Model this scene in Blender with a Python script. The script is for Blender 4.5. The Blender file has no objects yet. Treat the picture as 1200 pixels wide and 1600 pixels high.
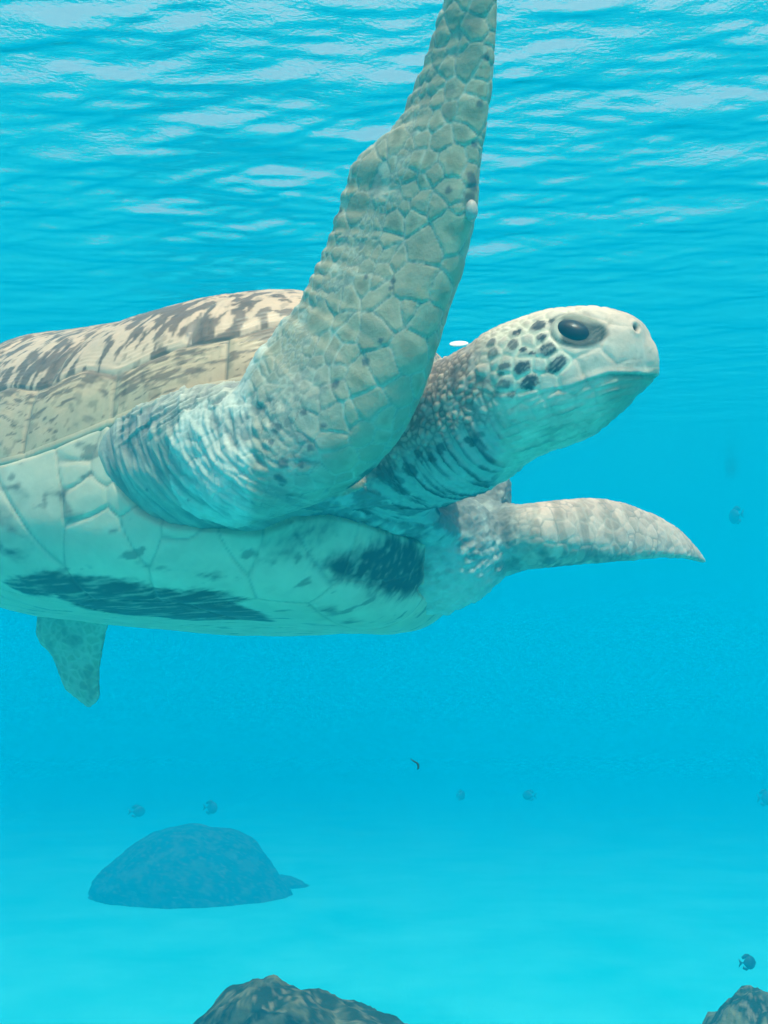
import bpy, math, random
import numpy as np
from mathutils import Vector, Matrix, kdtree, Euler

R = math.radians
S = bpy.context.scene
COL = S.collection

# ------------------------------------------------------------------ camera
FPX = 1540.0                     # focal length in pixels of a 1200 x 1600 frame
CAM_Z = 1.60
PITCH = R(12.8)
cam = bpy.data.cameras.new('camera')
cam_o = bpy.data.objects.new('camera', cam); COL.objects.link(cam_o); S.camera = cam_o
cam.sensor_fit = 'VERTICAL'; cam.sensor_height = 24
cam.lens = 24 / 2 / (800 / FPX)
cam.clip_start = 0.02; cam.clip_end = 300
cam_o.location = (0, 0, CAM_Z); cam_o.rotation_euler = (R(90) + PITCH, 0, 0)
CAM_R = np.array(Euler((R(90) + PITCH, 0, 0)).to_matrix())     # camera axes -> world
CAM_T = np.array([0, 0, CAM_Z])

# ------------------------------------------------------------------ sky, sun, exposure
SUN_EL, SUN_AZ = R(59), R(165)
w = bpy.data.worlds.new('World'); S.world = w; w.use_nodes = True
nt = w.node_tree
sky = nt.nodes.new('ShaderNodeTexSky'); sky.sky_type = 'NISHITA'; sky.sun_disc = False
sky.sun_elevation = SUN_EL; sky.sun_rotation = SUN_AZ; sky.dust_density = 8.0; sky.air_density = .9; sky.ozone_density = 0
bg = nt.nodes['Background']; nt.links.new(sky.outputs[0], bg.inputs[0]); bg.inputs[1].default_value = 0.15
sun = bpy.data.lights.new('sun', 'SUN'); sun.energy = 5.0; sun.angle = R(0.5); sun.color = (1, .88, .76)
sun_o = bpy.data.objects.new('sun', sun); COL.objects.link(sun_o)
sd = Vector((math.sin(SUN_AZ) * math.cos(SUN_EL), math.cos(SUN_AZ) * math.cos(SUN_EL), math.sin(SUN_EL)))
sun_o.rotation_euler = sd.to_track_quat('Z', 'Y').to_euler()
S.view_settings.view_transform = 'Standard'; S.view_settings.look = 'None'
S.view_settings.exposure = 0.46; S.view_settings.gamma = 1; S.view_settings.use_curve_mapping = False
cy = S.cycles
cy.volume_bounces = 4; cy.max_bounces = 8; cy.diffuse_bounces = 3; cy.glossy_bounces = 2
cy.transparent_max_bounces = 8; cy.use_denoising = True; cy.sample_clamp_indirect = 4
cy.caustics_reflective = False; cy.caustics_refractive = False

DENSITY = 0.15
SURF_Z = CAM_Z + 2.2

# ------------------------------------------------------------------ helpers
def c2w(P):
    return np.asarray(P, float) @ CAM_R.T + CAM_T

def at(px, py, d):
    """point that stands at depth d on the line of sight through a pixel of the photograph"""
    px, py, d = np.broadcast_arrays(np.asarray(px, float), np.asarray(py, float), np.asarray(d, float))
    return c2w(np.stack([(px - 600) / FPX * d, (800 - py) / FPX * d, -d], -1))

def project(P):
    Q = (np.asarray(P) - CAM_T) @ CAM_R
    return np.stack([600 + FPX * Q[..., 0] / -Q[..., 2], 800 - FPX * Q[..., 1] / -Q[..., 2]], -1), -Q[..., 2]

def sstep(a, b, x):
    t = np.clip((x - a) / (b - a), 0, 1)
    return t * t * (3 - 2 * t)

_rng = np.random.default_rng(7)
_perm = _rng.permutation(256); _perm = np.concatenate([_perm, _perm, _perm])
_grad = _rng.normal(size=(256, 3)); _grad /= np.linalg.norm(_grad, axis=1, keepdims=True)
def noise(P, scale=1.0, seed=0.0):
    P = np.asarray(P) * scale + seed * 17.31
    i = np.floor(P).astype(np.int64); f = P - i; u = f * f * f * (f * (f * 6 - 15) + 10); i &= 255
    out = 0
    for dx in (0, 1):
        for dy in (0, 1):
            for dz in (0, 1):
                h = _perm[_perm[_perm[(i[:, 0] + dx) & 255] + ((i[:, 1] + dy) & 255)] + ((i[:, 2] + dz) & 255)]
                g = _grad[h]
                v = g[:, 0] * (f[:, 0] - dx) + g[:, 1] * (f[:, 1] - dy) + g[:, 2] * (f[:, 2] - dz)
                out = out + v * (u[:, 0] if dx else 1 - u[:, 0]) * (u[:, 1] if dy else 1 - u[:, 1]) * (u[:, 2] if dz else 1 - u[:, 2])
    return out * 1.6
def fbm(P, scale, oct=4, seed=0.0):
    s = 0; a = 1; t = 0
    for k in range(oct):
        s = s + a * noise(P, scale * 2 ** k, seed + k); t += a; a *= .5
    return s / t * 1.3

def mesh_obj(name, V, F, mat, parent=None, origin=None, colors=None, smooth=True):
    me = bpy.data.meshes.new(name)
    V = np.asarray(V, float)
    if origin is not None: V = V - np.asarray(origin)
    if isinstance(F, np.ndarray):
        n = F.shape[1]
        me.vertices.add(len(V)); me.vertices.foreach_set('co', V.astype(np.float32).ravel())
        me.loops.add(F.size); me.loops.foreach_set('vertex_index', F.astype(np.int32).ravel())
        me.polygons.add(len(F)); me.polygons.foreach_set('loop_start', np.arange(0, F.size, n, dtype=np.int32))
        me.update(calc_edges=True); me.validate()
    else:
        me.from_pydata(V.tolist(), [], F)
    if smooth: me.polygons.foreach_set('use_smooth', [True] * len(me.polygons))
    if colors is not None:
        a = me.color_attributes.new('pigment', 'FLOAT_COLOR', 'POINT')
        c4 = np.ones((len(V), 4), np.float32); c4[:, :3] = colors; a.data.foreach_set('color', c4.ravel())
    if mat: me.materials.append(mat)
    o = bpy.data.objects.new(name, me); COL.objects.link(o)
    if parent is not None: o.parent = parent
    return o

def tag(o, label=None, cat=None, group=None, kind=None):
    for k, v in (('label', label), ('category', cat), ('group', group), ('kind', kind)):
        if v: o[k] = v
    return o

def empty(name, loc):
    o = bpy.data.objects.new(name, None); COL.objects.link(o); o.location = loc; o.empty_display_size = .1
    return o

def grid_faces(ny, nx, wrap=False):
    i = np.arange(ny * nx).reshape(ny, nx)
    if wrap: i = np.concatenate([i, i[:, :1]], 1)
    return np.stack([i[:-1, :-1], i[:-1, 1:], i[1:, 1:], i[1:, :-1]], -1).reshape(-1, 4)

def catmull(K, n):
    K = np.asarray(K, float); m = len(K); t = np.linspace(0, m - 1, n); i = np.minimum(t.astype(int), m - 2); f = (t - i)[:, None]
    g = lambda j: K[np.clip(j, 0, m - 1)]
    p0, p1, p2, p3 = g(i - 1), g(i), g(i + 1), g(i + 2)
    p0 = np.where((i == 0)[:, None], 2 * p1 - p2, p0); p3 = np.where((i + 2 > m - 1)[:, None], 2 * p2 - p1, p3)
    return .5 * (2 * p1 + (p2 - p0) * f + (2 * p0 - 5 * p1 + 4 * p2 - p3) * f ** 2 + (3 * p1 - p0 - 3 * p2 + p3) * f ** 3)

# ------------------------------------------------------------------ materials
def new_mat(name):
    m = bpy.data.materials.new(name); m.use_nodes = True
    return m, m.node_tree, m.node_tree.nodes['Principled BSDF']

def N(t, kind, **kw):
    n = t.nodes.new(kind)
    for k, v in kw.items():
        if k in n.inputs: n.inputs[k].default_value = v
        else: setattr(n, k, v)
    return n

def pigment_mat(name, bump_scale=220, bump=.25, rough=.6, grain=.18, bump_dist=.002, spec=.25):
    """base colour from the mesh's own pigment attribute, with fine grain and relief from noise"""
    m, t, b = new_mat(name); L = t.links.new
    at_ = N(t, 'ShaderNodeAttribute', attribute_name='pigment')
    tc = N(t, 'ShaderNodeTexCoord')
    n1 = N(t, 'ShaderNodeTexNoise', Scale=bump_scale, Detail=4.0, Roughness=.6); L(tc.outputs['Object'], n1.inputs['Vector'])
    n2 = N(t, 'ShaderNodeTexNoise', Scale=bump_scale * .22, Detail=5.0, Roughness=.65); L(tc.outputs['Object'], n2.inputs['Vector'])
    mr = N(t, 'ShaderNodeMapRange'); mr.inputs[1].default_value = .3; mr.inputs[2].default_value = .7
    mr.inputs[3].default_value = 1 - grain; mr.inputs[4].default_value = 1 + grain
    L(n2.outputs[0], mr.inputs[0])
    mx = N(t, 'ShaderNodeVectorMath', operation='SCALE'); L(at_.outputs['Color'], mx.inputs[0]); L(mr.outputs[0], mx.inputs['Scale'])
    L(mx.outputs[0], b.inputs['Base Color'])
    ad = N(t, 'ShaderNodeMath', operation='ADD'); L(n1.outputs[0], ad.inputs[0]); L(n2.outputs[0], ad.inputs[1])
    bp = N(t, 'ShaderNodeBump', Strength=bump, Distance=bump_dist); L(ad.outputs[0], bp.inputs['Height']); L(bp.outputs[0], b.inputs['Normal'])
    b.inputs['Roughness'].default_value = rough; b.inputs['Specular IOR Level'].default_value = spec
    return m

M_skin = pigment_mat('turtle_skin', 260, .35, .55, .12, .0015)
M_scute = pigment_mat('shell_scute', 160, .2, .45, .10, .0012, .35)
M_plate = pigment_mat('belly_plate', 140, .18, .55, .08, .0012)
M_rock = pigment_mat('algae_rock', 30, .6, .9, .35, .02, .1)

def flat_mat(name, col, rough=.6, spec=.3, var=.15, scale=60):
    m, t, b = new_mat(name); L = t.links.new
    tc = N(t, 'ShaderNodeTexCoord'); n = N(t, 'ShaderNodeTexNoise', Scale=scale, Detail=4.0); L(tc.outputs['Object'], n.inputs['Vector'])
    r = N(t, 'ShaderNodeValToRGB')
    r.color_ramp.elements[0].position = .3; r.color_ramp.elements[1].position = .7
    r.color_ramp.elements[0].color = [c * (1 - var) for c in col] + [1]; r.color_ramp.elements[1].color = [c * (1 + var) for c in col] + [1]
    L(n.outputs[0], r.inputs[0]); L(r.outputs[0], b.inputs['Base Color'])
    b.inputs['Roughness'].default_value = rough; b.inputs['Specular IOR Level'].default_value = spec
    return m
M_eye = flat_mat("eye_dark", (.010, .014, .024), .35, .3, .3, 120)
M_claw = flat_mat('claw_horn', (.45, .36, .32), .4)
M_fish = flat_mat('dark_fish', (.012, .03, .05), .6)
M_white = flat_mat('glass_reflection', (.92, .92, .9), .5, .2, .03)
M_dark = flat_mat('dark_blade', (.02, .03, .02), .6)

# ------------------------------------------------------------------ setting: floor, surface, water body
def axis(c, fine, step, far, grow=1.12):
    p = [0.0]; s = step
    while p[-1] < far:
        if p[-1] > fine: s *= grow
        p.append(p[-1] + s)
    p = np.array(p)
    return c + np.concatenate([-p[:0:-1], p])

xs = axis(0, 3.5, .05, 45); ys = axis(5, 4, .05, 62); ys = ys[ys > -6]
X, Y = np.meshgrid(xs, ys)
P2 = np.stack([X.ravel(), Y.ravel(), 0 * X.ravel()], -1)
Zf = .045 * fbm(P2, .35, 3, 2) + .012 * fbm(P2, 1.6, 3, 5) + .006 * fbm(P2, 6, 2, 9)
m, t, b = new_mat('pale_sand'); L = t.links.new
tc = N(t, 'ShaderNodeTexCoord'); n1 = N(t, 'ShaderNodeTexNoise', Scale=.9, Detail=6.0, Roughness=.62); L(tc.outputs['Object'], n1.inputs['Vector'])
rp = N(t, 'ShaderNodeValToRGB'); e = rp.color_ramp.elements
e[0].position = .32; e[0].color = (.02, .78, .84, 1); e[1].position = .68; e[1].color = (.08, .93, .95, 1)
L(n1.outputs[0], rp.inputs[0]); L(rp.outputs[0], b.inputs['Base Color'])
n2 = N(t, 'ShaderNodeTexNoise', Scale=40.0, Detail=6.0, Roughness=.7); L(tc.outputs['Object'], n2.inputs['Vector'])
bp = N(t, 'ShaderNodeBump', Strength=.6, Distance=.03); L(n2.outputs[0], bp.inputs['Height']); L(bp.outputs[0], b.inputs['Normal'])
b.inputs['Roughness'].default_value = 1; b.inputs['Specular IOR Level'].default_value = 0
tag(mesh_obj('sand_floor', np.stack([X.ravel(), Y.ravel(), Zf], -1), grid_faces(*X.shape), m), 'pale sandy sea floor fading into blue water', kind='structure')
def floor_z(x, y):
    Pq = np.array([[x, y, 0.0]])
    return float(.045 * fbm(Pq, .35, 3, 2)[0] + .012 * fbm(Pq, 1.6, 3, 5)[0])

# rippled surface seen from below: a sheet that mirrors the water at low angles and lets the sky through where a facet tips
rng = np.random.default_rng(11)
xs = axis(0, 3.2, .014, 38, 1.06); ys = axis(3.6, 2.6, .010, 50, 1.05); ys = ys[ys > -4]
X, Y = np.meshgrid(xs, ys)
Z = 0 * X
for i in range(110):
    lam = math.exp(rng.uniform(math.log(.06), math.log(.8))); th = rng.normal(R(84), R(19))
    kx, ky, ph = 2 * math.pi / lam * math.cos(th), 2 * math.pi / lam * math.sin(th), rng.uniform(0, 6.28)
    slope = .021 * rng.uniform(.4, 1.3) * (.9 if lam > .25 else 1.05) * (.45 if lam > .45 else 1)
    Z += slope * lam / 6.28 * np.sin(kx * X + ky * Y + ph + .8 * np.sin(1.3 * X + .7 * Y + i))
fade = np.exp(-np.maximum(np.hypot(X, Y - 3.0) - 1.3, 0) / 1.9)
m, t, b = new_mat('water_surface'); t.nodes.remove(b); L = t.links.new
tr = N(t, 'ShaderNodeBsdfTransparent', Color=(.83, 1, .90, 1)); gl = N(t, 'ShaderNodeBsdfGlossy', Roughness=.12)
fr = N(t, 'ShaderNodeFresnel', IOR=1.33); mx = N(t, 'ShaderNodeMixShader')
tc = N(t, 'ShaderNodeTexCoord'); mp = N(t, 'ShaderNodeMapping'); mp.inputs['Scale'].default_value = (1, 2.6, 1); L(tc.outputs['Object'], mp.inputs[0])
n1 = N(t, 'ShaderNodeTexNoise', Scale=9.0, Detail=4.0, Roughness=.6); L(mp.outputs[0], n1.inputs['Vector'])
bp = N(t, 'ShaderNodeBump', Strength=.30, Distance=.012); L(n1.outputs[0], bp.inputs['Height'])
n9 = N(t, 'ShaderNodeTexNoise', Scale=75.0, Detail=2.0, Roughness=.5); L(tc.outputs['Object'], n9.inputs['Vector'])
b9 = N(t, 'ShaderNodeBump', Strength=.55, Distance=.004); L(n9.outputs[0], b9.inputs['Height']); L(bp.outputs[0], b9.inputs['Normal'])
L(b9.outputs[0], fr.inputs['Normal']); L(bp.outputs[0], gl.inputs['Normal'])
tl = N(t, 'ShaderNodeBsdfTranslucent'); tl.inputs[0].default_value = (.55, .97, 1, 1)      # sunlight scattered by the finest ripples and bubbles
m0 = N(t, 'ShaderNodeMixShader'); m0.inputs[0].default_value = .19; L(tr.outputs[0], m0.inputs[1]); L(tl.outputs[0], m0.inputs[2])
L(fr.outputs[0], mx.inputs[0]); L(m0.outputs[0], mx.inputs[1]); L(gl.outputs[0], mx.inputs[2]); L(mx.outputs[0], t.nodes['Material Output'].inputs[0])
tag(mesh_obj('water_surface', np.stack([X.ravel(), Y.ravel(), (SURF_Z + Z * fade).ravel()], -1), grid_faces(*X.shape), m), 'rippling underside of the water surface', kind='structure')

m, t, b = new_mat('sea_water'); t.nodes.remove(b)
pv = N(t, 'ShaderNodeVolumePrincipled'); pv.inputs['Color'].default_value = (0, .442, .660, 1)
pv.inputs['Density'].default_value = DENSITY; pv.inputs['Absorption Color'].default_value = (0, 0, 0, 1); pv.inputs['Anisotropy'].default_value = 0
t.links.new(pv.outputs[0], t.nodes['Material Output'].inputs[1])
bx = [(x, y, z) for x in (-36, 36) for y in (-3.9, 49) for z in (-1.2, SURF_Z + .15)]
tag(mesh_obj('haze', bx, [(0, 1, 3, 2), (4, 6, 7, 5), (0, 4, 5, 1), (2, 3, 7, 6), (0, 2, 6, 4), (1, 5, 7, 3)], m, smooth=False), 'clear blue sea water that fades far things', kind='stuff')

# ------------------------------------------------------------------ the turtle: shell shape in its own axes (A forward, B to its right, C up)
SH = {'L': 0.9119, 'W': 0.3533, 'hc': 0.2779, 'hp': 0.185, 'pf': 2.3421, 'pr': 1.9967, 'rimf': 0.0153, 'ec': 0.4554, 'ep': 0.3502, 'r2': 0.0642, 'r3': -0.0164, 'eb': 4.932, 'b1': 0.1892, 'b2': 0.9006, 'ch': -0.274, 'w1': 0.0222, 'w2': 3.7154, 'w3': -1.5417, 'ch2': 0.0179, 'th': 0.502, 'pi': 0.0881, 'ro': 0.1968, 'x': -0.3077, 'y': 0.0244, 'd': 1.5706}
def shell_frame():
    p = SH; th, pi, ro = p['th'], p['pi'], p['ro']
    F = np.array([math.cos(th) * math.cos(pi), math.sin(pi), math.sin(th) * math.cos(pi)])
    Rr = np.cross(F, [0, 1., 0]); Rr /= np.linalg.norm(Rr); U = np.cross(Rr, F)
    return np.stack([F, Rr * math.cos(ro) + U * math.sin(ro), -Rr * math.sin(ro) + U * math.cos(ro)])
SHM = shell_frame(); SHT = np.array([SH['x'], SH['y'], -SH['d']])
def s2w(P): return c2w(np.asarray(P) @ SHM + SHT)
def w2s(P): return ((np.asarray(P) - CAM_T) @ CAM_R - SHT) @ SHM.T
A0 = .06 * SH['L']
def outline(phi):
    p = SH; c, s = np.cos(phi), np.sin(phi); pw = np.where(c > 0, p['pf'], p['pr'])
    r = (np.abs(c) ** pw + np.abs(s) ** pw) ** (-1 / pw)
    return np.where(c > 0, p['L'] / 2 - A0, p['L'] / 2 + A0) * r * c + A0, p['W'] * r * s
def rim_z(A):
    p = SH; u = A / (p['L'] / 2)
    return p['rimf'] * u + p['r2'] * u ** 2 + p['r3'] * u ** 3 + p['w1'] * np.sin(p['w2'] * u + p['w3'])
def planform(rho, phi):
    oa, ob = outline(phi); return A0 + rho * (oa - A0), rho * ob
def top_z(A, rho):
    p = SH; u = A / (p['L'] / 2)
    return rim_z(A) + p['hc'] * (1 + p['ch'] * u + p['ch2'] * u * u) * np.clip(1 - rho ** 2.3, 0, 1) ** p['ec']
def bot_z(A, rho):
    p = SH; u = A / (p['L'] / 2)
    return rim_z(A) - p['hp'] * np.clip(1 - rho ** p['eb'], 0, 1) ** p['ep'] * (1 + p['b1'] * u + p['b2'] * u * u)
def rho_of(A, B):
    phi = np.arctan2(B / SH['W'], np.where(A > A0, (A - A0) / (SH['L'] / 2 - A0), (A - A0) / (SH['L'] / 2 + A0)))
    # outline() is parametrised by phi on the unit superellipse, so the ratio of radii is exact
    oa, ob = outline(phi)
    return np.hypot(A - A0, B) / np.maximum(np.hypot(oa - A0, ob), 1e-6), phi

turtle_loc = s2w(np.array([[0, 0, 0.0]]))[0]
turtle = empty('sea_turtle', turtle_loc)
tag(turtle, 'large green sea turtle swimming with its near front flipper raised', 'turtle')

def tri_normals(V, F):
    n = np.zeros_like(V)
    fn = np.cross(V[F[:, 2]] - V[F[:, 0]], V[F[:, 3]] - V[F[:, 1]])
    for k in range(4): np.add.at(n, F[:, k], fn)
    return n / np.maximum(np.linalg.norm(n, axis=1, keepdims=True), 1e-12)

def pick_table(V):
    p, d = project(V); return p, d
def pick(tab, px, py, rad=5):
    p, d = tab
    r = np.hypot(p[:, 0] - px, p[:, 1] - py); k = np.where(r < rad)[0]
    if len(k) == 0: return int(np.argmin(r))
    k2 = k[d[k] < d[k].min() + .02]
    return int(k2[np.argmin(r[k2])])

def poly_sd(P, poly):
    """signed distance (negative inside) of 2-D points to a closed polygon"""
    poly = np.asarray(poly); d = np.full(len(P), 1e9); ins = np.zeros(len(P), bool)
    for i in range(len(poly)):
        a, b_ = poly[i], poly[(i + 1) % len(poly)]
        e_ = b_ - a; w_ = P - a; t_ = np.clip((w_ @ e_) / max(e_ @ e_, 1e-12), 0, 1)
        d = np.minimum(d, np.hypot(*(w_ - t_[:, None] * e_).T))
        c = (a[1] > P[:, 1]) != (b_[1] > P[:, 1])
        xx = a[0] + (P[:, 1] - a[1]) / (b_[1] - a[1] + 1e-15) * e_[0]
        ins ^= c & (P[:, 0] < xx)
    return np.where(ins, -d, d)
def line_d(P, pts):
    d = np.full(len(P), 1e9)
    for a, b_ in zip(pts[:-1], pts[1:]):
        e_ = b_ - a; w_ = P - a; t_ = np.clip((w_ @ e_) / max(e_ @ e_, 1e-12), 0, 1)
        d = np.minimum(d, np.linalg.norm(w_ - t_[:, None] * e_, axis=1))
    return d

# ---- carapace
NPH, NRH = 800, 230
phi = np.linspace(-np.pi, np.pi, NPH, endpoint=False)
def arc_rho(zfun, n):
    r_ = 1 - (1 - np.linspace(0, 1, 60001)) ** 3; a_, b_ = planform(r_, np.full_like(r_, 1.35)); z_ = zfun(a_, r_)
    s_ = np.concatenate([[0], np.cumsum(np.sqrt(np.diff(a_) ** 2 + np.diff(b_) ** 2 + np.diff(z_) ** 2))])
    return np.interp(np.linspace(0, s_[-1], n), s_, r_)
def arc_len(P_, n0, n1):
    Q_ = P_.reshape(n0, n1, 3); return np.concatenate([np.zeros((1, n1)), np.cumsum(np.linalg.norm(np.diff(Q_, axis=0), axis=2), 0)]).ravel()
rho = arc_rho(top_z, NRH)
RH, PH = np.meshgrid(rho, phi, indexing='ij')
A, B = planform(RH, PH); A, B, RH, PH = A.ravel(), B.ravel(), RH.ravel(), PH.ravel()
C = top_z(A, RH)
CF = grid_faces(NRH, NPH, wrap=True)
V0 = np.stack([A, B, C], -1)
oa, ob = outline(phi); seg = np.hypot(np.diff(np.append(oa, oa[0])), np.diff(np.append(ob, ob[0]))); arc = np.concatenate([[0], np.cumsum(seg)]); per = arc[-1]
NM = 18
M_PHASE = .535
mk = (np.interp(PH, np.append(phi, np.pi), arc) / per * NM + M_PHASE) % NM
mid_ = np.floor(mk).astype(int); mf = mk - mid_
dm_seam = np.minimum(mf, 1 - mf) * per / NM
RMp = np.interp(np.abs(PH), [0, .81, .934, 1.141, 1.306, 1.45, 1.604, 2.2, 3.2], [.97, .974, .974, .981, .978, .960, .955, .945, .93])
half = np.interp(PH, np.append(phi, np.pi), np.append(np.hypot(oa - A0, ob), np.hypot(oa - A0, ob)[0]))
SL = arc_len(V0, NRH, NPH); SLg = SL.reshape(NRH, NPH); RMg = RMp.reshape(NRH, NPH)[0]
S_rm = np.array([np.interp(RMg[j_], rho, SLg[:, j_]) for j_ in range(NPH)])
dm = SL - np.tile(S_rm, NRH) - .006 * np.cos(mf * 2 * np.pi) - .002 * fbm(V0, 12, 2, 77)
inner = [(.40, 0, 1), (.25, 0, 1), (.07, 0, 1), (-.12, 0, 1), (-.30, 0, 1)] + [(a_, sg * b_, 1) for sg in (1, -1) for a_, b_ in ((.31, .155), (.14, .205), (-.05, .205), (-.235, .145))]
inner = np.array(inner, float)
d_in = np.hypot(A[:, None] - inner[None, :, 0] + A0 * 0, (B[:, None] - inner[None, :, 1]) * .85)
o_ = np.sort(d_in, 1); iid = np.argmin(d_in, 1); ed_in = (o_[:, 1] - o_[:, 0]) * .5
marg = dm > 0
sid = np.where(marg, 100 + mid_, iid)
edge = np.where(marg, np.minimum(dm, dm_seam), np.minimum(-dm, ed_in))
W0 = s2w(V0)
nrm = tri_normals(V0, CF)
if nrm[:, 2].mean() < 0: nrm = -nrm
grow = .0022 * np.sin(edge * 900 + 3 * fbm(V0, 20, 2)) * np.exp(-edge / .03) * .35
disp = -.0032 * (1 - sstep(0, .0055, edge)) + .0018 * sstep(0, .05, edge) + grow + .0018 * fbm(V0, 22, 3, 3)
V1 = V0 + nrm * disp[:, None]
# pigment: tan ground with long dark brown strokes that fan out from the upper front corner of each scute
umb = np.where(marg[:, None], np.stack([A * 0, B * 0], -1), inner[np.minimum(iid, len(inner) - 1), :2] + np.array([.11, 0]) + np.stack([0 * A, -np.sign(B) * .10 * (iid > 4)], -1))
dv = np.stack([A, B], -1) - umb; ang = np.arctan2(dv[:, 1], dv[:, 0]); rad_ = np.hypot(dv[:, 0], dv[:, 1])
Q = np.stack([ang * 7.5 + fbm(V0, 16, 2, 8) * .7, rad_ * 24, iid * 3.7], -1)
st = fbm(Q, 1.6, 3, 1) + .45 * fbm(np.stack([ang * 17, rad_ * 34, iid * 1.3 + 9], -1), 1.5, 2, 4) + .18 * fbm(V0, 9, 2, 6)
k_in = sstep(.02, .20, st + .05 + .28 * fbm(V0, 5.5, 2, 88) + .10 * sstep(.10, .0, ed_in * 0 + .05))
stm = fbm(np.stack([mk * 2.2, dm * 75, 0 * mk], -1), 1.7, 3, 12) + .55 * (.52 - dm / .075) + .25 * fbm(V0, 45, 3, 2)
stm = stm + .5 * (sstep(.25, .5, fbm(np.stack([mk * 3.0, dm * 140, 0 * mk + 5], -1), 2.0, 3, 19)) - .2)
k_m = sstep(.0, .28, stm)
k = np.where(marg, k_m * .8, k_in * .92)
tan = np.array([.68, .43, .30]); dark = np.array([.10, .052, .038]); mid = np.array([.30, .165, .11])
g1 = (.5 + .5 * np.clip(fbm(V0, 7, 3, 20), -1, 1))[:, None]
base = tan * (.86 + .25 * g1)
base = np.where(marg[:, None], np.array([.60, .385, .245]) * (.88 + .2 * g1), base)
dk = dark * (1 - g1 * .5) + mid * g1 * .5
colr = base * (1 - k[:, None]) + dk * k[:, None]
sp = sstep(.30, .42, fbm(V0, 60, 2, 31)); colr = colr * (1 - .5 * sp[:, None] * .6)
seamc = ((1 - sstep(0, .0030, edge)) * np.where(marg, .8, .45))[:, None]; colr = colr * (1 - seamc) + np.array([.20, .165, .13]) * seamc
W1 = s2w(V1)
# under-shell with a thick lip, a few millimetres inside the scutes
ins = s2w(V0 - nrm * .007)
lipA, lipB = planform(np.full(NPH, .90), phi); lip = s2w(np.stack([lipA, lipB, rim_z(lipA) + .004], -1))
oA, oB = planform(np.full(NPH, .995), phi); lip0 = s2w(np.stack([oA, oB, rim_z(oA) - .010], -1)); lip1 = s2w(np.stack([planform(np.full(NPH, .975), phi)[0], planform(np.full(NPH, .975), phi)[1], rim_z(oA) - .014], -1))
sub = np.concatenate([ins.reshape(NRH, NPH, 3)[::6], W1.reshape(NRH, NPH, 3)[-1:], lip0[None], lip1[None], lip[None]], 0)
cb = np.tile(np.array([.50, .37, .25]), (sub.shape[0] * NPH, 1))
carapace = mesh_obj('carapace', sub.reshape(-1, 3), grid_faces(sub.shape[0], NPH, wrap=True), M_scute, turtle, turtle_loc, cb)
def split_by(name, W_, F, ids, mat, parent, origin, colors, keep=None):
    fid = ids[F[:, 0]]
    for s_ in np.unique(fid):
        if s_ < 0: continue
        fs_all = F[fid == s_]; lab = np.arange(len(W_))
        while True:                                  # one object per connected piece
            m_ = lab[fs_all].min(1); l2 = lab.copy(); np.minimum.at(l2, fs_all.ravel(), np.repeat(m_, 4)); l2 = l2[l2]
            if (l2 == lab).all(): break
            lab = l2
        for c_ in np.unique(lab[fs_all[:, 0]]):
            fs = fs_all[lab[fs_all[:, 0]] == c_]
            if len(fs) < 40: continue
            u_, inv = np.unique(fs, return_inverse=True)
            mesh_obj(name, W_[u_], inv.reshape(fs.shape), mat, parent, origin, colors[u_])
split_by('scute', W1, CF, sid, M_scute, carapace, turtle_loc, colr)
rimW = s2w(np.stack([oa, ob, rim_z(oa)], -1))

# ---- plastron: belly plates on the lower half of the shell
RHb, PHb = np.meshgrid(arc_rho(bot_z, 190), np.linspace(-np.pi, np.pi, NPH, endpoint=False), indexing='ij')
Ab, Bb = planform(RHb, PHb); Ab, Bb, RHb, PHb = Ab.ravel(), Bb.ravel(), RHb.ravel(), PHb.ravel()
VB = np.stack([Ab, Bb, bot_z(Ab, RHb)], -1); BF = grid_faces(190, NPH, wrap=True)[:, ::-1]
WB = s2w(VB); tabB = pick_table(WB)
SB_ = arc_len(VB, 190, NPH); aB = np.arctan2(Bb, Ab - A0); PU = np.stack([SB_ * np.cos(aB), SB_ * np.sin(aB)], -1)   # the lower half rolled out flat
def pb(pts): return np.array([PU[pick(tabB, *q)] for q in pts])
c5 = lambda x, y: (x / 2.857, 640 + y / 2.857)
c6 = lambda x, y: (400 + x / 2.609, 740 + y / 2.609)
edge_px = [(668, 928), (685, 893), (687, 866), (684, 843), (630, 832), (565, 812), (515, 800), (457, 807), (400, 832), (330, 824), (250, 814), (215, 795), (185, 755), (172, 715)]
eb = pb(edge_px)
fa = eb[0][0] + .004
right_half = np.concatenate([[[fa, 0]], [[fa, max(0.02, eb[0][1] * .5)]], eb, ])
PUr = PU.reshape(190, NPH, 2)[-1]; PHr = np.linspace(-np.pi, np.pi, NPH, endpoint=False)
rimpts = np.array([PUr[j_] * 1.02 for j_ in range(NPH) if PHr[j_] > 0 and PHr[j_] < 2.3 and math.atan2(PUr[j_][1], PUr[j_][0]) > math.atan2(eb[-1][1], eb[-1][0])][::12])
rear = np.array([[-.27, .24], [-.33, .17], [-.46, .10], [-.50, 0]])
right_half = np.concatenate([right_half, rimpts, rear])
polyP = np.concatenate([right_half, right_half[::-1] * [1, -1]])
sdP = poly_sd(PU, polyP)
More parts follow.
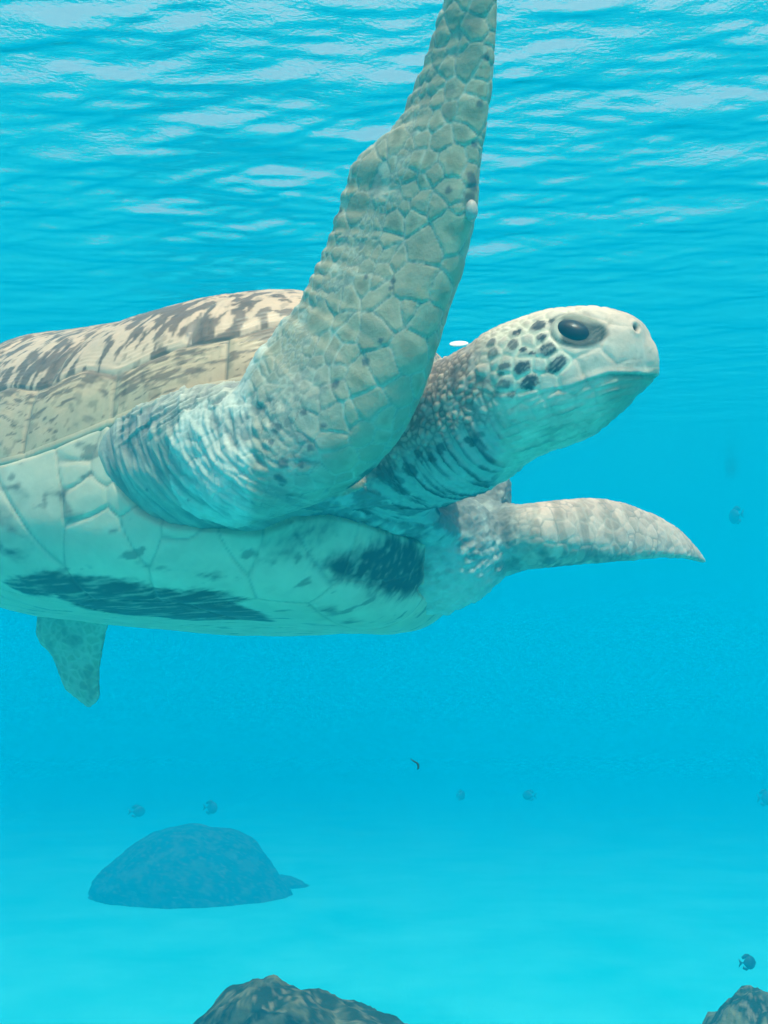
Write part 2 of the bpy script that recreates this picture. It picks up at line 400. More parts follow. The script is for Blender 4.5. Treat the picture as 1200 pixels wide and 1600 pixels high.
# seeds of the plates, mirrored left and right
seed_px = [(c5(150, 400), 1.5), (c5(350, 190), .55), (c5(345, 265), .6), (c5(395, 395), .95), (c5(455, 260), .5), (c5(545, 400), .6), (c5(455, 560), 1.2), (c5(610, 520), .75),
           (c5(830, 545), .8), (c5(1080, 545), .8), (c5(870, 640), 1.3), (c6(120, 300), 1.1), (c6(230, 230), 1.0), (c6(560, 330), 1.3), (c5(60, 560), 1.0)]
sb = pb([q for q, r_ in seed_px]); sr = np.array([r_ for q, r_ in seed_px])
mids = np.array([[.34, .07], [.20, .09], [.04, .10], [-.12, .10], [-.26, .09], [-.39, .06]]); sb = np.concatenate([sb, mids]); sr = np.concatenate([sr, np.full(len(mids), 1.7)])
Dp = np.hypot(PU[:, 0][:, None] - sb[None, :, 0], np.abs(PU[:, 1])[:, None] - sb[None, :, 1]) 
Dp = Dp - .022 * sr[None]
srt = np.sort(Dp, 1); pid = np.argmin(Dp, 1); pe = np.minimum((srt[:, 1] - srt[:, 0]) * .5, np.where(pid >= len(sb) - len(mids), np.abs(PU[:, 1]), 1.0))
nb = tri_normals(VB, BF)
if (nb[:, 2] * (RHb < .5)).sum() > 0: nb = -nb
pe = np.minimum(pe, np.maximum(-sdP, 0))
dispb = -.0016 * (1 - sstep(0, .0032, pe)) + .0010 * sstep(0, .03, pe) + .0012 * fbm(VB, 18, 3, 4) - .010 * (1 - sstep(0, .008, -sdP)) - .006 * sstep(.012, .0, SB_.reshape(190, NPH)[-1][None].repeat(190, 0).ravel() - SB_)
VB1 = VB + nb * dispb[:, None]
colb = np.array([.72, .555, .41]) * (.93 + .12 * np.clip(fbm(VB, 8, 3, 3), -1, 1))[:, None]
colb *= (1 - .10 * sstep(.1, .5, fbm(VB * [1, 3, 1], 14, 3, 8)))[:, None]
PB = PU
wob = .012 * fbm(VB * [.6, 2.2, 1], 30, 4, 5) + .006 * fbm(VB * [.5, 2.5, 1], 110, 2, 7)
wobi = fbm(VB * [.35, 2.6, 1.5], 55, 4, 15)
def blotch(pts, strength=1.0, broken=.35, soft=.006):
    sd_ = poly_sd(PB, pb(pts)) + wob
    k_ = (1 - sstep(-soft * 1.6, soft, sd_)) * strength
    return k_ * (1 - .5 * sstep(1 - broken - .35, 1 - broken + .1, .5 + .75 * wobi))
kk = blotch([c5(*q) for q in ((20, 770), (90, 735), (200, 728), (350, 735), (500, 745), (620, 765), (720, 795), (900, 800), (1050, 825), (1110, 850), (1060, 862), (1200, 915), (1230, 955), (1000, 945), (850, 945), (700, 930), (500, 915), (380, 895), (300, 860), (250, 835), (120, 825))], .95, .16)
kk = np.maximum(kk, blotch([c6(*q) for q in ((230, 360), (300, 330), (390, 320), (420, 275), (480, 270), (550, 235), (630, 262), (672, 285), (690, 335), (700, 400), (665, 480), (590, 510), (500, 500), (430, 470), (400, 450), (330, 440), (270, 400), (235, 380))], .97, .08, .010))
kk = np.maximum(kk, blotch([c6(*q) for q in ((40, 270), (100, 240), (200, 190), (320, 180), (330, 210), (250, 270), (150, 300), (60, 320), (120, 345), (220, 335))], .85, .38, .012))
kk = np.maximum(kk, blotch([c6(*q) for q in ((260, 555), (310, 540), (355, 560), (310, 580))], .8, .3, .008))
kk = np.maximum(kk, blotch([c6(*q) for q in ((325, 605), (380, 588), (440, 600), (380, 616))], .7, .3, .008))
kk = np.maximum(kk, blotch([c6(*q) for q in ((10, 352), (100, 335), (220, 315), (200, 340), (100, 350))], .8, .4))
kk = np.maximum(kk, blotch([c5(*q) for q in ((620, 695), (720, 690), (830, 715), (700, 712))], .8, .3))
kk = np.maximum(kk, blotch([c5(*q) for q in ((880, 735), (960, 730), (1060, 748), (960, 760))], .8, .3))
kk = np.maximum(kk, blotch([c5(*q) for q in ((-20, 440), (40, 470), (100, 540), (140, 600), (60, 560), (-20, 520))], .8, .4, .01))
kk = np.maximum(kk, blotch([c5(*q) for q in ((-20, 590), (60, 620), (130, 655), (110, 675), (30, 650), (-20, 640))], .85, .3, .008))
kk = np.maximum(kk, blotch([c5(*q) for q in ((255, 330), (285, 340), (300, 430), (330, 470), (360, 480), (300, 520), (290, 450))], .85, .4, .006))
kk = np.maximum(kk, blotch([c5(*q) for q in ((0, 350), (70, 335), (130, 395), (90, 380), (60, 350))], .7, .4, .006))
kk = np.maximum(kk, .55 * sstep(.34, .5, fbm(VB * [.5, 2, 1.2], 26, 4, 41)) * sstep(.0, -.02, sdP))
colb = colb * (1 - kk[:, None]) + np.array([.022, .04, .045]) * kk[:, None]
sc = (1 - sstep(.0, .0022, pe))[:, None]
colb = colb * (1 - sc * .45) + np.array([.66, .66, .56]) * sc * .12
WB1 = s2w(VB1)
pids = np.where(Bb >= 0, pid, pid + 100); pids = np.where(sdP < .002, pids, -1)
plast = mesh_obj('plastron', s2w(VB - nb * .012).reshape(190, NPH, 3)[0:150:6, ::4].reshape(-1, 3), grid_faces(25, NPH // 4, wrap=True)[:, ::-1], M_plate, turtle, turtle_loc, np.tile([.5, .48, .38], (25 * (NPH // 4), 1)))
split_by('belly_plate', WB1, BF, pids, M_plate, plast, turtle_loc, colb)

# ---- body: torso core, neck and head, flippers; fused into one skin
pieces = []; REG = []
def add_piece(V, F): pieces.append((np.asarray(V), F))
core = []
RT, PT_ = np.meshgrid(np.linspace(0, 1, 60), np.linspace(-np.pi, np.pi, 160, endpoint=False), indexing='ij')
RT = 1 - (1 - RT) ** 2.2
At, Bt = planform(RT.ravel() * np.where(np.abs(PT_.ravel()) < 1.45, .982, .955), PT_.ravel())
zt = (top_z(At, RT.ravel()) - .014); zb = bot_z(At, RT.ravel()) + .010
mz = rim_z(At) + .012
Tt = np.stack([At, Bt, np.maximum(zt, mz)], -1).reshape(60, 160, 3); Tb = np.stack([At, Bt, np.minimum(zb, mz - .001)], -1).reshape(60, 160, 3)
stackT = np.concatenate([Tt, Tb[::-1]], 0)
VT = s2w(stackT.reshape(-1, 3)); FT = grid_faces(120, 160, wrap=True)
add_piece(VT, FT)
REG.append(('torso', None))

def loft(name, st, n, ring):
    """st rows: Tx,Ty,Bx,By,depthT,depthB,thickness -> closed loft; ring(n) gives (chord, thick) pairs"""
    K = catmull(np.asarray(st, float), n)
    T_ = at(K[:, 0], K[:, 1], K[:, 4]); B_ = at(K[:, 2], K[:, 3], K[:, 5])
    mid = (T_ + B_) / 2; ch = (B_ - T_) / 2
    tg = np.gradient(mid, axis=0); nrm_ = np.cross(tg, ch); nrm_ /= np.maximum(np.linalg.norm(nrm_, axis=1, keepdims=True), 1e-9)
    if (nrm_ @ (CAM_R @ np.array([0, 0, 1.0]))).mean() < 0: nrm_ = -nrm_
    rc, rt = ring
    V = mid[:, None] + ch[:, None] * rc[None, :, None] + nrm_[:, None] * (rt[None, :, None] * K[:, 6][:, None, None])
    m_ = len(rc); V = V.reshape(-1, 3)
    F = grid_faces(n, m_, wrap=True).tolist()
    F.append(list(range(m_))[::-1]); F.append([(n - 1) * m_ + j for j in range(m_)])
    pieces.append((V, F)); REG.append((name, (mid, np.linalg.norm(ch, axis=1) + .004)))
    return mid, ch, nrm_, K
a_ = np.linspace(0, 2 * np.pi, 72, endpoint=False)
ring_round = (-np.cos(a_), np.sin(a_))
def ring_super(p): return (-np.sign(np.cos(a_)) * np.abs(np.cos(a_)) ** p, np.sign(np.sin(a_)) * np.abs(np.sin(a_)) ** p)
u_ = (1 - np.cos(np.linspace(0, np.pi, 60))) / 2
foil = u_ ** .75 * (1 - u_) ** .42; foil = foil / foil.max() * .5 + .03 * np.minimum(1, 8 * u_) * np.minimum(1, 10 * (1 - u_))
ring_foil = (np.concatenate([2 * u_ - 1, (2 * u_ - 1)[::-1][1:-1]]), np.concatenate([foil, -foil[::-1][1:-1]]))

# near front flipper: first point the thin trailing edge, second the thick leading edge
fl = [(300, 640, 430, 800, 1.16, 1.12, .13), (350, 640, 470, 796, 1.12, 1.075, .125), (384, 582, 552, 752, 1.10, 1.035, .105), (428, 514, 618, 682, 1.09, 1.005, .085), (456, 477, 662, 590, 1.08, .985, .07), (480, 422, 692, 498, 1.07, .975, .06),
      (503, 360, 726, 402, 1.06, .965, .05), (525, 295, 742, 325, 1.05, .955, .044), (545, 248, 751, 240, 1.04, .95, .038), (598, 205, 762, 165, 1.02, .945, .033), (640, 120, 770, 95, 1.0, .94, .028),
      (671, 30, 773, 20, .98, .935, .023), (700, -50, 772, -60, .965, .93, .018), (730, -110, 765, -125, .95, .928, .012), (746, -150, 756, -160, .938, .93, .006)]
# skin scallops along the trailing edge
n_f = 260
K = catmull(np.asarray(fl, float), n_f)
sc_ = np.linspace(0, 1, n_f)
scal = (np.mod(sc_ * 27 + .8 * np.sin(sc_ * 17), 1) ** 1.4 * 8.0 + 2.5 * np.sin(sc_ * 23 + 1) + 3.0 * np.abs(np.sin(sc_ * 90 + 3 * np.sin(sc_ * 31)))) * sstep(.05, .2, sc_) * (1 - .4 * sc_)
K[:, 0] -= scal - 16 * sstep(.15, .3, sc_); K[:, 1] -= (scal - 3) * .3
loft('near_flipper', K, n_f, ring_foil)
# shoulder that carries it
loft('shoulder', [(140, 680, 160, 780, 1.29, 1.29, .05), (205, 640, 232, 812, 1.255, 1.25, .068), (280, 610, 310, 828, 1.215, 1.205, .078), (350, 600, 385, 818, 1.17, 1.15, .078), (420, 595, 470, 792, 1.11, 1.09, .07), (480, 600, 530, 740, 1.08, 1.05, .05)], 60, ring_round)
# neck and head: first point the top line, second the throat line
hd = [(560, 600, 590, 800, 1.32, 1.32, .10), (620, 592, 652, 800, 1.24, 1.24, .09), (660, 580, 696, 788, 1.17, 1.17, .085), (698, 563, 738, 775, 1.13, 1.13, .075), (738, 541, 776, 756, 1.10, 1.10, .068), (778, 514, 812, 729, 1.08, 1.08, .066),
      (820, 496, 846, 711, 1.065, 1.065, .068), (860, 485, 882, 699, 1.055, 1.055, .069), (900, 480, 918, 684, 1.048, 1.048, .066), (938, 481, 950, 663, 1.042, 1.042, .058), (968, 487, 976, 640, 1.038, 1.038, .049), (992, 496, 998, 617, 1.035, 1.035, .040),
      (1008, 508, 1012, 603, 1.032, 1.032, .031), (1017, 527, 1020, 595, 1.03, 1.03, .021), (1022, 548, 1024, 588, 1.03, 1.03, .011), (1025, 566, 1025, 580, 1.03, 1.03, .003)]
hmid, hch, hn, hK = loft('head', hd, 200, ring_super(.86))
# far front flipper: top edge, under edge
loft('far_flipper', [(690, 770, 640, 945, 1.48, 1.48, .06), (750, 775, 705, 925, 1.43, 1.43, .06), (800, 791, 782, 897, 1.41, 1.39, .055), (836, 786, 836, 889, 1.38, 1.36, .045), (900, 780, 900, 882, 1.43, 1.38, .034), (950, 783, 955, 878, 1.47, 1.41, .027),
      (1000, 797, 1005, 874, 1.50, 1.45, .02), (1040, 815, 1045, 871, 1.53, 1.49, .014), (1075, 845, 1080, 874, 1.55, 1.53, .009), (1100, 873, 1100, 880, 1.57, 1.57, .004)], 150, ring_round)
loft('far_shoulder', [(730, 745, 700, 940, 1.48, 1.46, .06), (770, 742, 740, 915, 1.47, 1.44, .05), (797, 748, 775, 890, 1.46, 1.43, .03)], 40, ring_round)
# chest between the neck and the far shoulder
loft('chest', [(560, 740, 560, 900, 1.36, 1.40, .07), (640, 750, 640, 945, 1.34, 1.42, .07), (695, 765, 706, 946, 1.33, 1.41, .07), (745, 785, 760, 918, 1.36, 1.40, .05), (775, 806, 790, 897, 1.39, 1.39, .025)], 50, ring_round)
loft('chest', [(470, 745, 480, 792, 1.17, 1.17, .025), (540, 728, 548, 790, 1.17, 1.17, .035), (600, 715, 606, 790, 1.19, 1.19, .04), (650, 720, 655, 800, 1.22, 1.22, .04)], 50, ring_round)  # added skin roll that fills the neck gap and blocks sun on the plastron
loft('chest', [(380, 795, 395, 822, 1.215, 1.215, .012), (450, 775, 465, 815, 1.215, 1.215, .030), (530, 755, 535, 812, 1.225, 1.225, .038), (600, 765, 605, 830, 1.25, 1.25, .038), (660, 790, 664, 848, 1.29, 1.29, .035), (710, 800, 712, 870, 1.35, 1.35, .03)], 70, ring_round)  # added skin roll, shaped to shade the upper front edge of the plastron
# far hind flipper
loft('hind_flipper', [(90, 880, 150, 860, 1.75, 1.72, .05), (60, 950, 168, 955, 1.77, 1.73, .035), (57, 998, 165, 990, 1.78, 1.74, .028), (78, 1022, 159, 1025, 1.79, 1.75, .022), (90, 1053, 155, 1053, 1.80, 1.76, .017), (103, 1078, 156, 1085, 1.81, 1.77, .013), (130, 1100, 150, 1098, 1.81, 1.78, .007), (138, 1105, 142, 1105, 1.81, 1.80, .004)], 90, ring_foil)
# near hind flipper and tail stump lie beyond the left edge of the picture
def loft_s(name, rows):
    K = catmull(np.asarray(rows, float), 60); V = []
    for r in K:
        c0, ch0, th0 = r[:3], r[3:6], r[6]
        tgt = np.array([-1, .5, -.1]); nn = np.cross(tgt, ch0); nn /= np.linalg.norm(nn) + 1e-9
        V.append(c0 + ring_foil[0][:, None] * ch0 + ring_foil[1][:, None] * nn * th0)
    V = s2w(np.array(V).reshape(-1, 3)); m_ = len(ring_foil[0]); F = grid_faces(60, m_, wrap=True).tolist() + [list(range(m_))[::-1], [59 * m_ + j for j in range(m_)]]
    pieces.append((V, F)); REG.append((name, (s2w(K[:, :3]), np.linalg.norm(K[:, 3:6], axis=1) + .004)))
loft_s('hind_flipper', [(-.26, .18, -.03, -.06, -.07, 0, .06), (-.34, .28, -.05, -.06, -.08, 0, .04), (-.42, .35, -.08, -.05, -.08, 0, .03), (-.50, .39, -.10, -.03, -.06, 0, .02), (-.55, .41, -.11, -.01, -.02, 0, .008)])

VV, FF, off = [], [], 0
for V, F in pieces:
    VV.append(V); FF += [[int(i) + off for i in f_] for f_ in (F.tolist() if isinstance(F, np.ndarray) else F)]; off += len(V)
tmp = mesh_obj('body', np.concatenate(VV), FF, None)
VOX = .0020
md = tmp.modifiers.new('fuse', 'REMESH'); md.mode = 'VOXEL'; md.voxel_size = VOX; md.adaptivity = 0
dg = bpy.context.evaluated_depsgraph_get(); ev = tmp.evaluated_get(dg)
me = bpy.data.meshes.new_from_object(ev)
bpy.data.objects.remove(tmp)
# the skin hidden inside the shell is cut away
nv = len(me.vertices); V = np.empty(nv * 3, np.float32); me.vertices.foreach_get('co', V); V = V.reshape(-1, 3).astype(float)
SB = w2s(V); rq, _p = rho_of(SB[:, 0], SB[:, 1])
tz_, bz_ = top_z(SB[:, 0], np.clip(rq, 0, 1)), bot_z(SB[:, 0], np.clip(rq, 0, 1))
hide = (rq < .9) & ((tz_ - SB[:, 2] < .03) & (SB[:, 2] > rim_z(SB[:, 0]) + .05) & (SB[:, 0] < .3) & (SB[:, 2] < tz_) | (SB[:, 2] - bz_ < .03) & (SB[:, 2] > bz_) & (SB[:, 0] < .30) & (rq < .75))
npol = len(me.polygons); tot = np.empty(npol, np.int32); me.polygons.foreach_get('loop_total', tot)
if (tot == 4).all():
    F4 = np.empty(npol * 4, np.int32); me.loops.foreach_get('vertex_index', F4); F4 = F4.reshape(-1, 4)
    F4 = F4[~hide[F4].all(1)]; lab = np.arange(nv)
    u_, inv = np.unique(F4, return_inverse=True)
    me2 = bpy.data.meshes.new('body'); me2.vertices.add(len(u_)); me2.vertices.foreach_set('co', V[u_].astype(np.float32).ravel())
    F4 = inv.reshape(F4.shape).astype(np.int32); me2.loops.add(F4.size); me2.loops.foreach_set('vertex_index', F4.ravel())
    me2.polygons.add(len(F4)); me2.polygons.foreach_set('loop_start', np.arange(0, F4.size, 4, dtype=np.int32)); me2.update(calc_edges=True)
    me = me2
print('verts', nv, '->', len(me.vertices), 'hidden', int(hide.sum()))
nv = len(me.vertices); V = np.empty(nv * 3, np.float32); me.vertices.foreach_get('co', V); V = V.reshape(-1, 3).astype(float)
ne = len(me.edges); E_ = np.empty(ne * 2, np.int32); me.edges.foreach_get('vertices', E_); E_ = E_.reshape(-1, 2)
deg = np.bincount(E_.ravel(), minlength=nv).astype(float)
def lap(Q):
    s_ = np.stack([np.bincount(E_[:, 0], Q[E_[:, 1], k_], nv) + np.bincount(E_[:, 1], Q[E_[:, 0], k_], nv) for k_ in range(3)], -1)
    return s_ / deg[:, None]
# region weights: distance to each limb's own centre line, measured in limb half-widths
dist = {}
for nm, dat in REG:
    if dat is None: continue
    c_, r_ = dat; c_, r_ = c_[::4], r_[::4]; best = np.full(nv, 9.0)
    for j in range(len(c_)):
        best = np.minimum(best, np.linalg.norm(V - c_[j], axis=1) / r_[j])
    dist[nm] = np.minimum(dist.get(nm, 9.0), best)
srt_ = np.sort(np.stack(list(dist.values()) + [np.full(nv, 1.25)]), 0)
joint = (1 - sstep(.05, .40, srt_[1] - srt_[0]))
tip = sstep(1.3, .0, 0 * joint)
for it in range(80):
    wgt = np.maximum(joint, .85 if it < 5 else 0)[:, None] * .6
    V = V + (lap(V) - V) * wgt
body_V = V

def set_co(Q):
    me.vertices.foreach_set('co', Q.astype(np.float32).ravel()); me.update()
    n_ = np.empty(nv * 3, np.float32); me.vertices.foreach_get('normal', n_)
    return n_.reshape(-1, 3).astype(float)
NRM = set_co(V)
tabV = pick_table(V)
def vp(px, py): return V[pick(tabV, px, py)]
names = list(dist); DD = np.stack([dist[n_] for n_ in names]); reg = np.argmin(DD, 0); reg[DD.min(0) > 1.45] = -1
def isr(*nm): return np.isin(reg, [names.index(n_) for n_ in nm])
def wr(nm, a=1.55, b=1.15): return sstep(a, b, dist[nm])
EX, EY, EZ = CAM_R[:, 0], CAM_R[:, 1], CAM_R[:, 2]
def plane(P, d=1.0):
    """flat coordinates across the animal's side, in photograph pixels at distance d"""
    Q = P - CAM_T
    return np.stack([600 + FPX * (Q @ EX) / d, 800 - FPX * (Q @ EY) / d], -1)
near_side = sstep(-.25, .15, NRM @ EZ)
SB = w2s(V)

# scale seeds: the large plates stand where the photograph has them, the rest fill in between
big = [(711, 358, 32), (707, 254, 24), (702, 296, 20), (742, 178, 27), (732, 92, 25), (736, 40, 22), (752, 140, 14), (648, 442, 34), (662, 388, 26), (719, 425, 22), (690, 217, 14),
       (495, 496, 32), (666, 496, 24), (643, 553, 30), (608, 488, 25), (585, 515, 26), (597, 572, 26), (562, 592, 26), (627, 615, 22), (578, 634, 28), (624, 657, 20), (570, 676, 20), (585, 706, 20), (535, 726, 26), (505, 748, 22), (474, 757, 20), (443, 768, 14),
       (543, 469, 20), (566, 442, 16), (535, 500, 14), (532, 557, 18), (530, 607, 16), (615, 346, 20), (632, 325, 12), (607, 375, 16), (657, 288, 12), (640, 277, 12), (648, 252, 13), (669, 254, 12), (657, 217, 12), (665, 158, 14), (673, 117, 15), (703, 142, 14), (698, 171, 12), (724, 205, 16),
       (573, 262, 32), (557, 329, 24), (619, 217, 24), (632, 167, 20), (648, 125, 18), (669, 67, 20), (690, 25, 18), (523, 329, 14), (515, 375, 18), (511, 412, 16), (486, 433, 14), (588, 395, 13), (572, 415, 13), (600, 420, 14), (684, 320, 14), (680, 270, 14), (715, 330, 8), (690, 455, 20), (700, 500, 14), (680, 540, 14), (655, 600, 14), (545, 650, 16), (520, 690, 14)]
seeds, srad, kind = [], [], []
for x_, y_, r_ in big:
    if isr('near_flipper', 'shoulder')[pick(tabV, x_, y_)] or True:
        p_ = vp(x_, y_); seeds.append(p_); srad.append(r_ * .00066); kind.append(0)
head_plates = [(842, 509, 13), (845, 528, 9), (857, 545, 15), (871, 567, 18), (815, 574, 15), (826, 596, 16), (786, 600, 14), (802, 538, 13), (770, 552, 12), (819, 546, 9), (788, 571, 12), (752, 575, 12), (767, 534, 12), (786, 622, 12), (905, 515, 46), (975, 540, 42), (985, 575, 30), (935, 575, 34), (895, 592, 26), (855, 600, 18),
               (877, 628, 22), (845, 640, 14), (820, 652, 13), (915, 622, 20), (950, 606, 26), (985, 600, 22), (870, 490, 14), (835, 492, 12), (930, 486, 22), (970, 500, 16)]
for x_, y_, r_ in head_plates:
    seeds.append(vp(x_, y_)); srad.append(r_ * .00067); kind.append(1)
ff = [(852, 800, 12), (858, 830, 15), (875, 800, 14), (885, 828, 17), (905, 800, 15), (915, 832, 18), (935, 803, 15), (945, 836, 17), (965, 808, 14), (972, 840, 16), (992, 818, 13), (1000, 846, 13), (1020, 830, 11), (1045, 850, 9), (850, 862, 12), (880, 864, 13), (912, 866, 12), (945, 866, 10)]
for x_, y_, r_ in ff:
    seeds.append(vp(x_, y_)); srad.append(r_ * .0009); kind.append(2)
nbig = len(seeds)
rngs = np.random.default_rng(5)
def fill(mask, r_, k_, clear=1.05):
    idx = np.where(mask)[0]; rngs.shuffle(idx)
    cell = np.floor(V[idx] / (r_ * 1.75)).astype(np.int64); key = cell[:, 0] * 73856093 ^ cell[:, 1] * 19349663 ^ cell[:, 2] * 83492791
    _, fi = np.unique(key, return_index=True); c_ = V[idx[fi]]
    B_ = np.array(seeds[:nbig]); br = np.array(srad[:nbig])
    dd = (np.linalg.norm(c_[:, None] - B_[None], axis=2) - br[None] * clear).min(1)
    for q in c_[dd > r_ * .35]: seeds.append(q); srad.append(r_ * rngs.uniform(.7, 1.15)); kind.append(k_)
PXY, PD = tabV
frontish = (NRM @ EZ) > -.1
fl_m = isr('near_flipper')
band = fl_m & frontish & (PXY[:, 1] > 190)
smallband = fl_m & frontish & (np.abs(PXY[:, 0] - np.interp(PXY[:, 1], [180, 300, 420, 520, 640], [650, 615, 535, 470, 440])) < np.interp(PXY[:, 1], [180, 420, 640], [10, 16, 26]))
fill(smallband, .0060, 3); fill(fl_m & frontish & ~smallband, .0135, 3, .85)
fill(fl_m & ~frontish, .016, 3)
hm = isr('head')
head_x = plane(V, 1.03)
neck_f = sstep(800, 740, head_x[:, 0] - .20 * (head_x[:, 1] - 600) + 10 * noise(V, 60, 5))          # 1 on the neck, 0 on the head
fill(hm & (neck_f > .3), .0058, 4)
fill(hm & (neck_f <= .3), .0075, 1)
fill(isr('shoulder', 'far_shoulder', 'chest') | (reg == -1), .0080, 5)
fill(isr('far_flipper'), .0085, 2); fill(isr('hind_flipper'), .011, 6)
seeds = np.array(seeds); srad = np.array(srad); kind = np.array(kind)
kd = kdtree.KDTree(len(seeds))
for i, q in enumerate(seeds): kd.insert(q, i)
kd.balance()
inside = (reg == -1) & (np.abs(SB[:, 0]) < .36) & ((SB[:, 2] > rim_z(SB[:, 0]) + .03) | (np.abs(SB[:, 1]) < .18))
e1 = np.full(nv, 9.0); e2 = np.full(nv, 9.0); own = np.zeros(nv, np.int32)
warp = np.stack([noise(V, 70, 1), noise(V, 70, 2), noise(V, 70, 3)], -1) * .0016
VW = V + warp
for i in np.where(~inside)[0]:
    a1 = a2 = 9.0; o_ = 0
    for co, j, d_ in kd.find_n(VW[i], 9):
        q = d_ - .8 * srad[j]
        if q < a1: a2 = a1; a1 = q; o_ = j
        elif q < a2: a2 = q
    e1[i] = a1; e2[i] = a2; own[i] = o_
ce = np.where(inside, .01, (e2 - e1) * .5); crad = srad[own]
crnd = rngs.uniform(0, 1, len(seeds))[own]

# ---- relief
D = np.zeros(nv)
wf = wr('near_flipper', 1.5, 1.1) * (1 - wr('head', 1.1, .9) * 0)
flp = fl_m.astype(float)
prof = sstep(0, .0026, ce)
fl_tilt = np.clip(((V - seeds[own]) @ (-EY * .8 + EX * .3)) / np.maximum(crad, 1e-3), -1, 1) * sstep(0, .003, ce)
D += flp * np.clip(crad / .011, .35, 1) * (-.0010 * (1 - sstep(0, .0016, ce)) + .0004 * sstep(0, .012, ce) + .0004 * fl_tilt)
D += isr('far_flipper', 'hind_flipper') * (-.0006 * (1 - prof) + .0003 * sstep(0, .010, ce))
headm = hm * (1 - neck_f); neckm = hm * neck_f
D += headm * (1 - .85 * sstep(925, 985, head_x[:, 0])) * (-.0011 * (1 - sstep(0, .0020, ce)) + .0005 * sstep(0, .006, ce))
D += neckm * (.0026 * sstep(0, .0055, ce) - .0013)
soft = (isr('shoulder', 'far_shoulder', 'chest') | (reg == -1)).astype(float)
PL = plane(V, 1.10)
dx, dy = (PL[:, 0] - 570) , (PL[:, 1] - 640)
rr = np.sqrt(dx ** 2 + 2.4 * dy ** 2); an = np.arctan2(dy * 1.55, dx)
fold = fbm(np.stack([rr / 9.0, an * 5, 0 * rr], -1), 1.0, 3, 3)
fold2 = fbm(np.stack([rr / 22.0, an * 3, 0 * rr + 4], -1), 1.0, 2, 5)
pocket = np.clip(near_side * sstep(470, 400, PXY[:, 0] + .25 * (PXY[:, 1] - 700)) * sstep(150, 175, PXY[:, 0]), 0, 1) * np.maximum(soft, flp * sstep(540, 470, PXY[:, 0]) * sstep(590, 640, PXY[:, 1]))
D += pocket * (.0019 * fold + .0032 * fold2)
fl_low = np.clip(flp * sstep(560, 640, PXY[:, 1] + .35 * (PXY[:, 0] - 400)) * sstep(560, 470, PXY[:, 0]) * near_side, 0, 1)
along = (PL[:, 0] * .88 - PL[:, 1] * .48); across = (PL[:, 0] * .48 + PL[:, 1] * .88)
rope = fbm(np.stack([across / 15.0, along / 150.0, 0 * along], -1), 1.0, 2, 9)
upper = near_side * soft * sstep(690, 640, PXY[:, 1] + .30 * (PXY[:, 0] - 280)) * sstep(170, 200, PXY[:, 0])
ridge = np.clip(1 - np.abs(rope) * 3.2, 0, 1) ** 1.3
D += np.clip(upper, 0, 1) * (.0048 * ridge - .0014)
xw = fbm(np.stack([across / 14.0, along / 40.0, PL[:, 0] * 0 + 2], -1), 1.0, 3, 13)
# throat and neck folds run round the neck
nax = hmid[60] - hmid[20]; nax /= np.linalg.norm(nax)
sn = (V - hmid[20]) @ nax
nfold = fbm(np.stack([sn / .011, (V @ EY) * 9, (V @ EX) * 9], -1), 1.0, 3, 21)
low = sstep(640, 720, head_x[:, 1] + .4 * (head_x[:, 0] - 700))
D += neckm * (.0042 * nfold * (.3 + .8 * low))
chin = headm * sstep(615, 640, head_x[:, 1] + .33 * (head_x[:, 0] - 860))
jl = fbm(np.stack([(head_x[:, 1] + .35 * head_x[:, 0]) / 7.0, (head_x[:, 0] - .35 * head_x[:, 1]) / 60.0, 0 * sn], -1), 1.0, 3, 23)
D += chin * .0020 * jl
cf_ = isr('chest', 'far_shoulder') * 1.0
cw = fbm(np.stack([(PXY[:, 0] * .5 + PXY[:, 1] * .85) / 11., (PXY[:, 0] * .85 - PXY[:, 1] * .5) / 26., 0 * sn], -1), 1.0, 3, 27)
D += cf_ * (.0022 * fbm(V, 55, 4, 8) + .0020 * cw + .0022 * sstep(0, .006, ce))
# mouth line, nostril and eye socket: marks of the head's side, the same on both cheeks
mouth = np.array([(1026, 586), (1015, 587), (985, 585), (952, 587), (915, 596), (885, 606), (857, 613), (820, 625), (800, 638)], float)
m3 = np.array([vp(*q) for q in mouth[1:]]); mpl = plane(m3, 1.03); mpl = np.concatenate([[mpl[0] + [25, 2]], mpl])
md_ = line_d(head_x, mpl)
mk_ = headm * (1 - sstep(1.0, 4.5, md_))
D -= .0024 * mk_ * (1 - .6 * sstep(960, 890, head_x[:, 0]))
above = headm * (1 - sstep(0, 14, md_)) * (head_x[:, 1] < np.interp(head_x[:, 0], mpl[::-1, 0], mpl[::-1, 1]))
D += .0022 * above * sstep(845, 900, head_x[:, 0])
ec = plane(vp(905, 515)[None], 1.03)[0]
rot = R(8)
ux = ((head_x[:, 0] - ec[0]) * math.cos(rot) + (head_x[:, 1] - ec[1]) * math.sin(rot)) / 45; uy = (-(head_x[:, 0] - ec[0]) * math.sin(rot) + (head_x[:, 1] - ec[1]) * math.cos(rot)) / 30
uy = np.where(uy < 0, uy * (1.0), uy); er = np.hypot(ux, uy * (1 + .12 * ux))
D += headm * (-.0012 * np.exp(-((er - 1.0) / .10) ** 2) * sstep(.9, .1, ux) + .0010 * np.exp(-((er - .80) / .10) ** 2) * sstep(.3, -.6, ux) - .0022 * sstep(1.0, .5, er))
nc = plane(vp(993, 512)[None], 1.03)[0]; nr = np.hypot(head_x[:, 0] - nc[0], (head_x[:, 1] - nc[1]) * .9)
D += headm * (-.0050 * (1 - sstep(2, 7.5, nr)) + .0012 * np.exp(-((nr - 9) / 3) ** 2))
D += .0016 * fbm(V, 30, 3, 40) * (1 - .5 * headm)
V2 = V + NRM * D[:, None]
NRM2 = set_co(V2)

